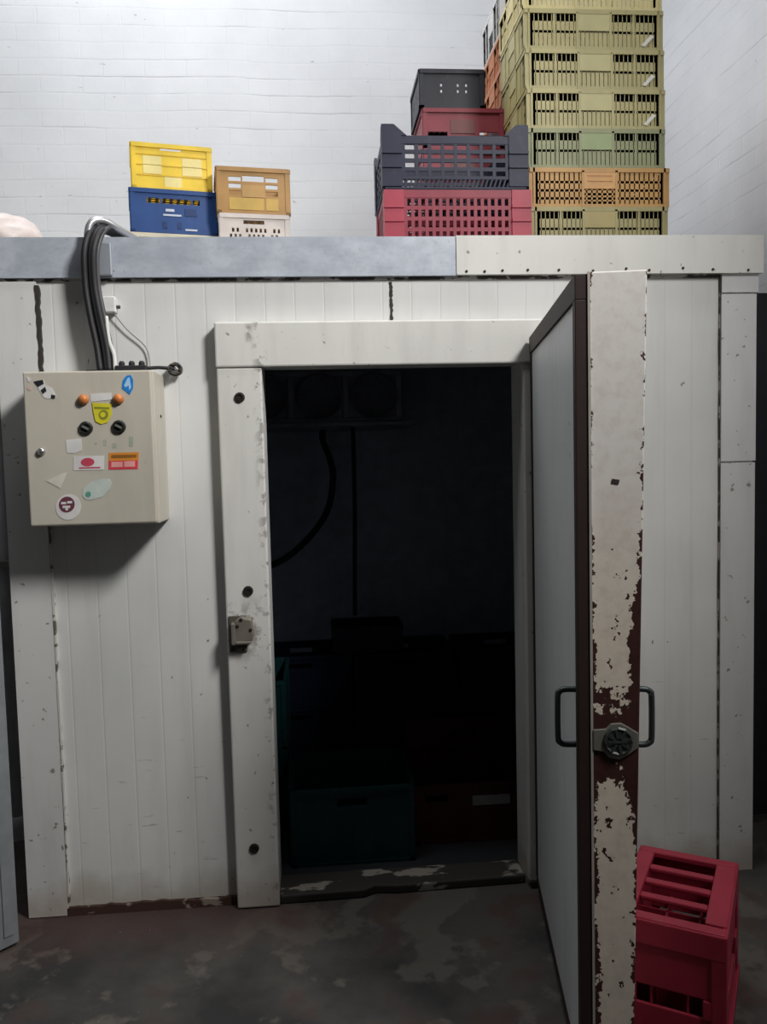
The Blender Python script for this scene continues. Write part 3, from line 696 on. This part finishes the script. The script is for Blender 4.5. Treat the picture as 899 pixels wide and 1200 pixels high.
TAN = plastic('tan plastic', (0.44, 0.25, 0.09))
w2 = [(.16, .33, .70, .80), (.35, .65, .70, .83), (.67, .84, .70, .80), (.16, .33, .55, .65), (.67, .84, .55, .65), (.16, .33, .40, .50), (.67, .84, .40, .50)]
o = solid_crate('tan crate with slotted window on the off white crate', .312, .28, .196, TAN, windows=w2, face_marks=[(.34, .66, .36, .62, plastic('lighter tan panel', (.5, .30, .11))), (.16, .64, .08, .34, plastic('ochre panel', (0.58, 0.38, .10))), (.67, .84, .08, .34, plastic('ochre panel', (0.58, 0.38, .10)))])
o.location = (-.082, .97, RT + .236); o.rotation_euler.z = a2

# crumpled white sack at the left end of the roof
def lump(name, c, r, mat, seed, amp=.18):
    bm = bmesh.new(); bmesh.ops.create_icosphere(bm, subdivisions=4, radius=1)
    rnd = random.Random(seed); ks = [(Vector((rnd.uniform(-1, 1), rnd.uniform(-1, 1), rnd.uniform(-1, 1))) * rnd.uniform(2, 7), rnd.uniform(0, 6)) for _ in range(14)]
    for v in bm.verts:
        d = sum(abs(math.sin(v.co.dot(k) + p)) for k, p in ks) / 14 - .62
        q = v.co * (1 + amp * d * 2); q = Vector((q.x * r[0], q.y * r[1], max(q.z, -.75) * r[2]))
        v.co = q + Vector(c)
    mb = MB(); mb.bm.free(); mb.bm = bm; return mb.build(name, mat, smooth=True)
tag(lump('plastic_sack', (-1.04, .62, RT + .068), (.14, .17, .10), flat('pinkish white film', (0.62, 0.54, 0.51), .4), 3), 'crumpled pinkish white sack at the left end of the roof', 'sack')
# its perch: the roof of the neighbouring cold room
struct(MB().box(-1.9, XL - .02, .37, 2.195, 2.30, 2.40).build('ceiling_neighbouring_room', flat('dusty roof panel', (.4, .4, .4))))

# ------------------------------------------------------------------ inside the cold room
ev = thing('evaporator_unit', 'dark ceiling evaporator with three fans at the back of the cold room', 'cooling unit', (.19, 1.62, 1.74))
EVM = flat('dull evaporator sheet', (0.36, 0.38, 0.46), .5, .2); EVD = flat('dark fan recess', (0.02, 0.02, 0.024), .6)
mb = MB(); mb.box(-.44, .46, .03, .40, .03, .30); mb.box(-.44, .46, -.0, .03, .27, .30); mb.box(-.44, .46, 0, .03, .02, .045)
for x in (-.44, -.145, .15, .44): mb.box(x - (.0 if x < -.4 else .012), x + .02, 0, .03, .045, .27)
mb.build('casing', EVM, ev, bevel=.004)
for i in range(3):
    x = -.28 + .295 * i
    mb = MB(); mb.lathe([(.122, .0), (.126, -.014), (.116, -.018), (.110, -.004), (.108, .026)], (x, 0, .160), 'y', 32)
    fr_ = mb.build('fan_ring', flat('fan shroud', (0.22, 0.23, 0.28), .5), ev, smooth=True)
    mb = MB(); mb.lathe([(.03, -.006), (.03, .01), (0, .012)], (x, .008, .160), 'y', 16)
    for k in range(4):
        M_ = T((x, .010, .160)) @ Matrix.Rotation(k * math.pi / 2 + .4, 4, 'Y') @ Matrix.Rotation(.35, 4, 'Z'); mb.prism([(-.018, .02), (.018, .02), (.045, .100), (-.030, .102)], -.0015, .0015, 'y', M_)
    mb.build('fan_blades', EVD, fr_)
MB().prism([(-.03, .0), (-.03, .02), (.40, .02), (.40, -.012)], -.47, .54, 'x').build('drip_tray', EVM, ev, bevel=.003)
for x in (-.35, .35): MB().box(x - .015, x + .015, .1, .3, .30, .448).build('hanger', EVM, ev)
mb = MB(); mb.tube([(.385, 1.72, 1.735), (.383, 1.715, 1.3), (.372, 1.66, 1.0), (.362, 1.60, .70)], .012, 10)
tag(mb.build('drain_pipe', BLACK, smooth=True), 'dark thin pipe running down from the evaporator tray', 'pipe')
mb = MB(); mb.tube([(.214, 1.60, 1.715), (.215, 1.585, 1.66), (.250, 1.57, 1.56), (.262, 1.57, 1.45), (.22, 1.57, 1.27), (.08, 1.57, 1.10), (-.10, 1.58, .99), (-.40, 1.62, .92), (-.735, 1.7, .90)], .018, 10)
tag(mb.build('hose', BLACK, smooth=True), 'thick black hose curving from the evaporator to the left wall', 'hose')
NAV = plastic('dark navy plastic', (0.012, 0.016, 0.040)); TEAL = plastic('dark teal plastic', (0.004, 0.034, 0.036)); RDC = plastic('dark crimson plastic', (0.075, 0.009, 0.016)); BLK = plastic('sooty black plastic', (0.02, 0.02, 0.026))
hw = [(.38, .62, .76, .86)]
GN = 'dark crates stacked inside the cold room'
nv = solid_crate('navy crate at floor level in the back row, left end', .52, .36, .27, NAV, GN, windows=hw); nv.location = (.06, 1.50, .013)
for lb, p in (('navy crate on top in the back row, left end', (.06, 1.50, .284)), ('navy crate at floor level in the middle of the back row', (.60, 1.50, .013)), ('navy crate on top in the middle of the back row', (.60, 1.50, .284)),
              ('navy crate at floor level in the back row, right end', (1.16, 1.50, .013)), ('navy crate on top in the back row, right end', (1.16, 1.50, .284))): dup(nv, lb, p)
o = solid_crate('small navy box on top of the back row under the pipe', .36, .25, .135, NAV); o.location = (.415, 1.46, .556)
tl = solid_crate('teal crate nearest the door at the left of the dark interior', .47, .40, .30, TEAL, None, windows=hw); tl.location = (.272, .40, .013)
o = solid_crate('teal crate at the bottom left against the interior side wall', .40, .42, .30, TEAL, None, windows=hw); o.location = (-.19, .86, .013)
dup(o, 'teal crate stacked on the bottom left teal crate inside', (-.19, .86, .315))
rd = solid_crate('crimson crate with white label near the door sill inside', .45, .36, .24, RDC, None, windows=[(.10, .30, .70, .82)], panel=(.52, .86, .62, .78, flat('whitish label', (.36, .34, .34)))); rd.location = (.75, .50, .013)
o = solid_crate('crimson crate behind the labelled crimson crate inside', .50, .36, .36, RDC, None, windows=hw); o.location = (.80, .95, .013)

# ------------------------------------------------------------------ red bottle crate on the floor at the right, upside down
rc = thing('bottle_crate', 'red plastic bottle crate turned upside down on the floor behind the open door', 'crate', (1.158, -.678, 0), math.radians(-32))
FR = plastic('raspberry red plastic', (0.33, 0.024, 0.05)); h_ = .34; lx, ly = .138, .206
mb = MB(); mb.box(-lx, lx, -ly, -ly + .036, h_ - .018, h_); mb.box(-lx, lx, ly - .035, ly, h_ - .018, h_)
mb.box(lx - .055, lx, -ly + .045, ly - .035, h_ - .018, h_); mb.box(-lx, -lx + .045, -ly + .045, ly - .035, h_ - .018, h_)
for k in range(1, 4):
    y = -ly + .045 + (2 * ly - .08) * k / 4; mb.box(-lx + .045, lx - .055, y - .013, y + .013, h_ - .016, h_ - .002)
mb.build('top_grid', FR, rc, bevel=.004)
for i, (M, l) in enumerate(faces4(2 * lx, 2 * ly)):
    mb = MB(); a, b = l * .2, l * .8
    mb.box(0, l, -.004, .010, h_ - .07, h_ - .004, M); mb.box(0, l, .004, .012, .155, h_ - .07, M)
    mb.box(0, a, -.002, .010, .105, .155, M); mb.box(b, l, -.002, .010, .105, .155, M)
    mb.box(0, l, .002, .012, .03, .105, M); mb.box(0, l, -.008, .010, 0, .03, M)
    mb.build('side_wall' if i in (2, 3) else 'end_wall', FR, rc, bevel=.003)
for sx in (-1, 1):
    for sy in (-1, 1):
        MB().prism([(sx * (lx + .003), sy * (ly + .003)), (sx * (lx - .035), sy * (ly + .003)), (sx * (lx - .035), sy * (ly - .008)), (sx * (lx - .008), sy * (ly - .035)), (sx * (lx + .003), sy * (ly - .035))], 0, h_ - .003, 'z').build('corner_post', FR, rc, bevel=.003)
mb = MB()
for k in (1, 2, 3): y = -ly + 2 * ly * k / 4; mb.box(-lx + .012, lx - .012, y - .003, y + .003, .02, .20)
for k in (1, 2): x = -lx + 2 * lx * k / 3; mb.box(x - .003, x + .003, -ly + .012, ly - .012, .02, .20)
mb.build('divider', FR, rc)

# ------------------------------------------------------------------ left edge: grey door leaf and pipe; right gap: dark board added for the shade
gd = thing('metal_door', 'grey metal door leaf at the left edge of the photo', 'door', (-.858, -.150, 0), math.radians(180 + 46))
mb = MB(); mb.box(0, .80, -.022, .022, .012, 2.12); mb.build('leaf', flat('blue grey door enamel', (0.20, 0.215, 0.225), .5), gd, bevel=.004)
MB().box(.02, .05, .022, .027, .05, 2.08).build('edge_channel', flat('blue grey door enamel', (.2, .2, .2)), gd)
pp = thing('downpipe', 'grey white pipe in the gap left of the cold room corner', 'pipe', (-.925, .09, 0))
MB().lathe([(.026, .245), (.026, 2.05)], (0, 0, 0), 'z', 18).build('pipe', flat('grey white pipe', (0.40, 0.40, 0.42), .5), pp, smooth=True)
MB().lathe([(.031, .245), (.031, .325), (.027, .33)], (0, 0, 0), 'z', 18).build('socket', flat('grey white pipe', (0.4, 0.4, 0.4)), pp, smooth=True)
MB().box(-.03, .055, -.035, .0, 1.22, 1.24).build('clamp', STEEL, pp)
bd = thing('shade_board', 'tall dark sheet added for shade in the gap right of the cold room', 'board', (2.06, .42, 0))
MB().box(-.305, .30, 0, .025, 0.0, 2.20).build('sheet', flat('charcoal shade sheet', (0.022, 0.022, 0.026), .8), bd)  # added blocker, its dark colour stands in for shade in the gap
MB().box(-.312, -.298, -.004, .03, 0.0, 1.25).build('edge_strip', flat('grey strip', (0.10, 0.10, 0.10), .6), bd)
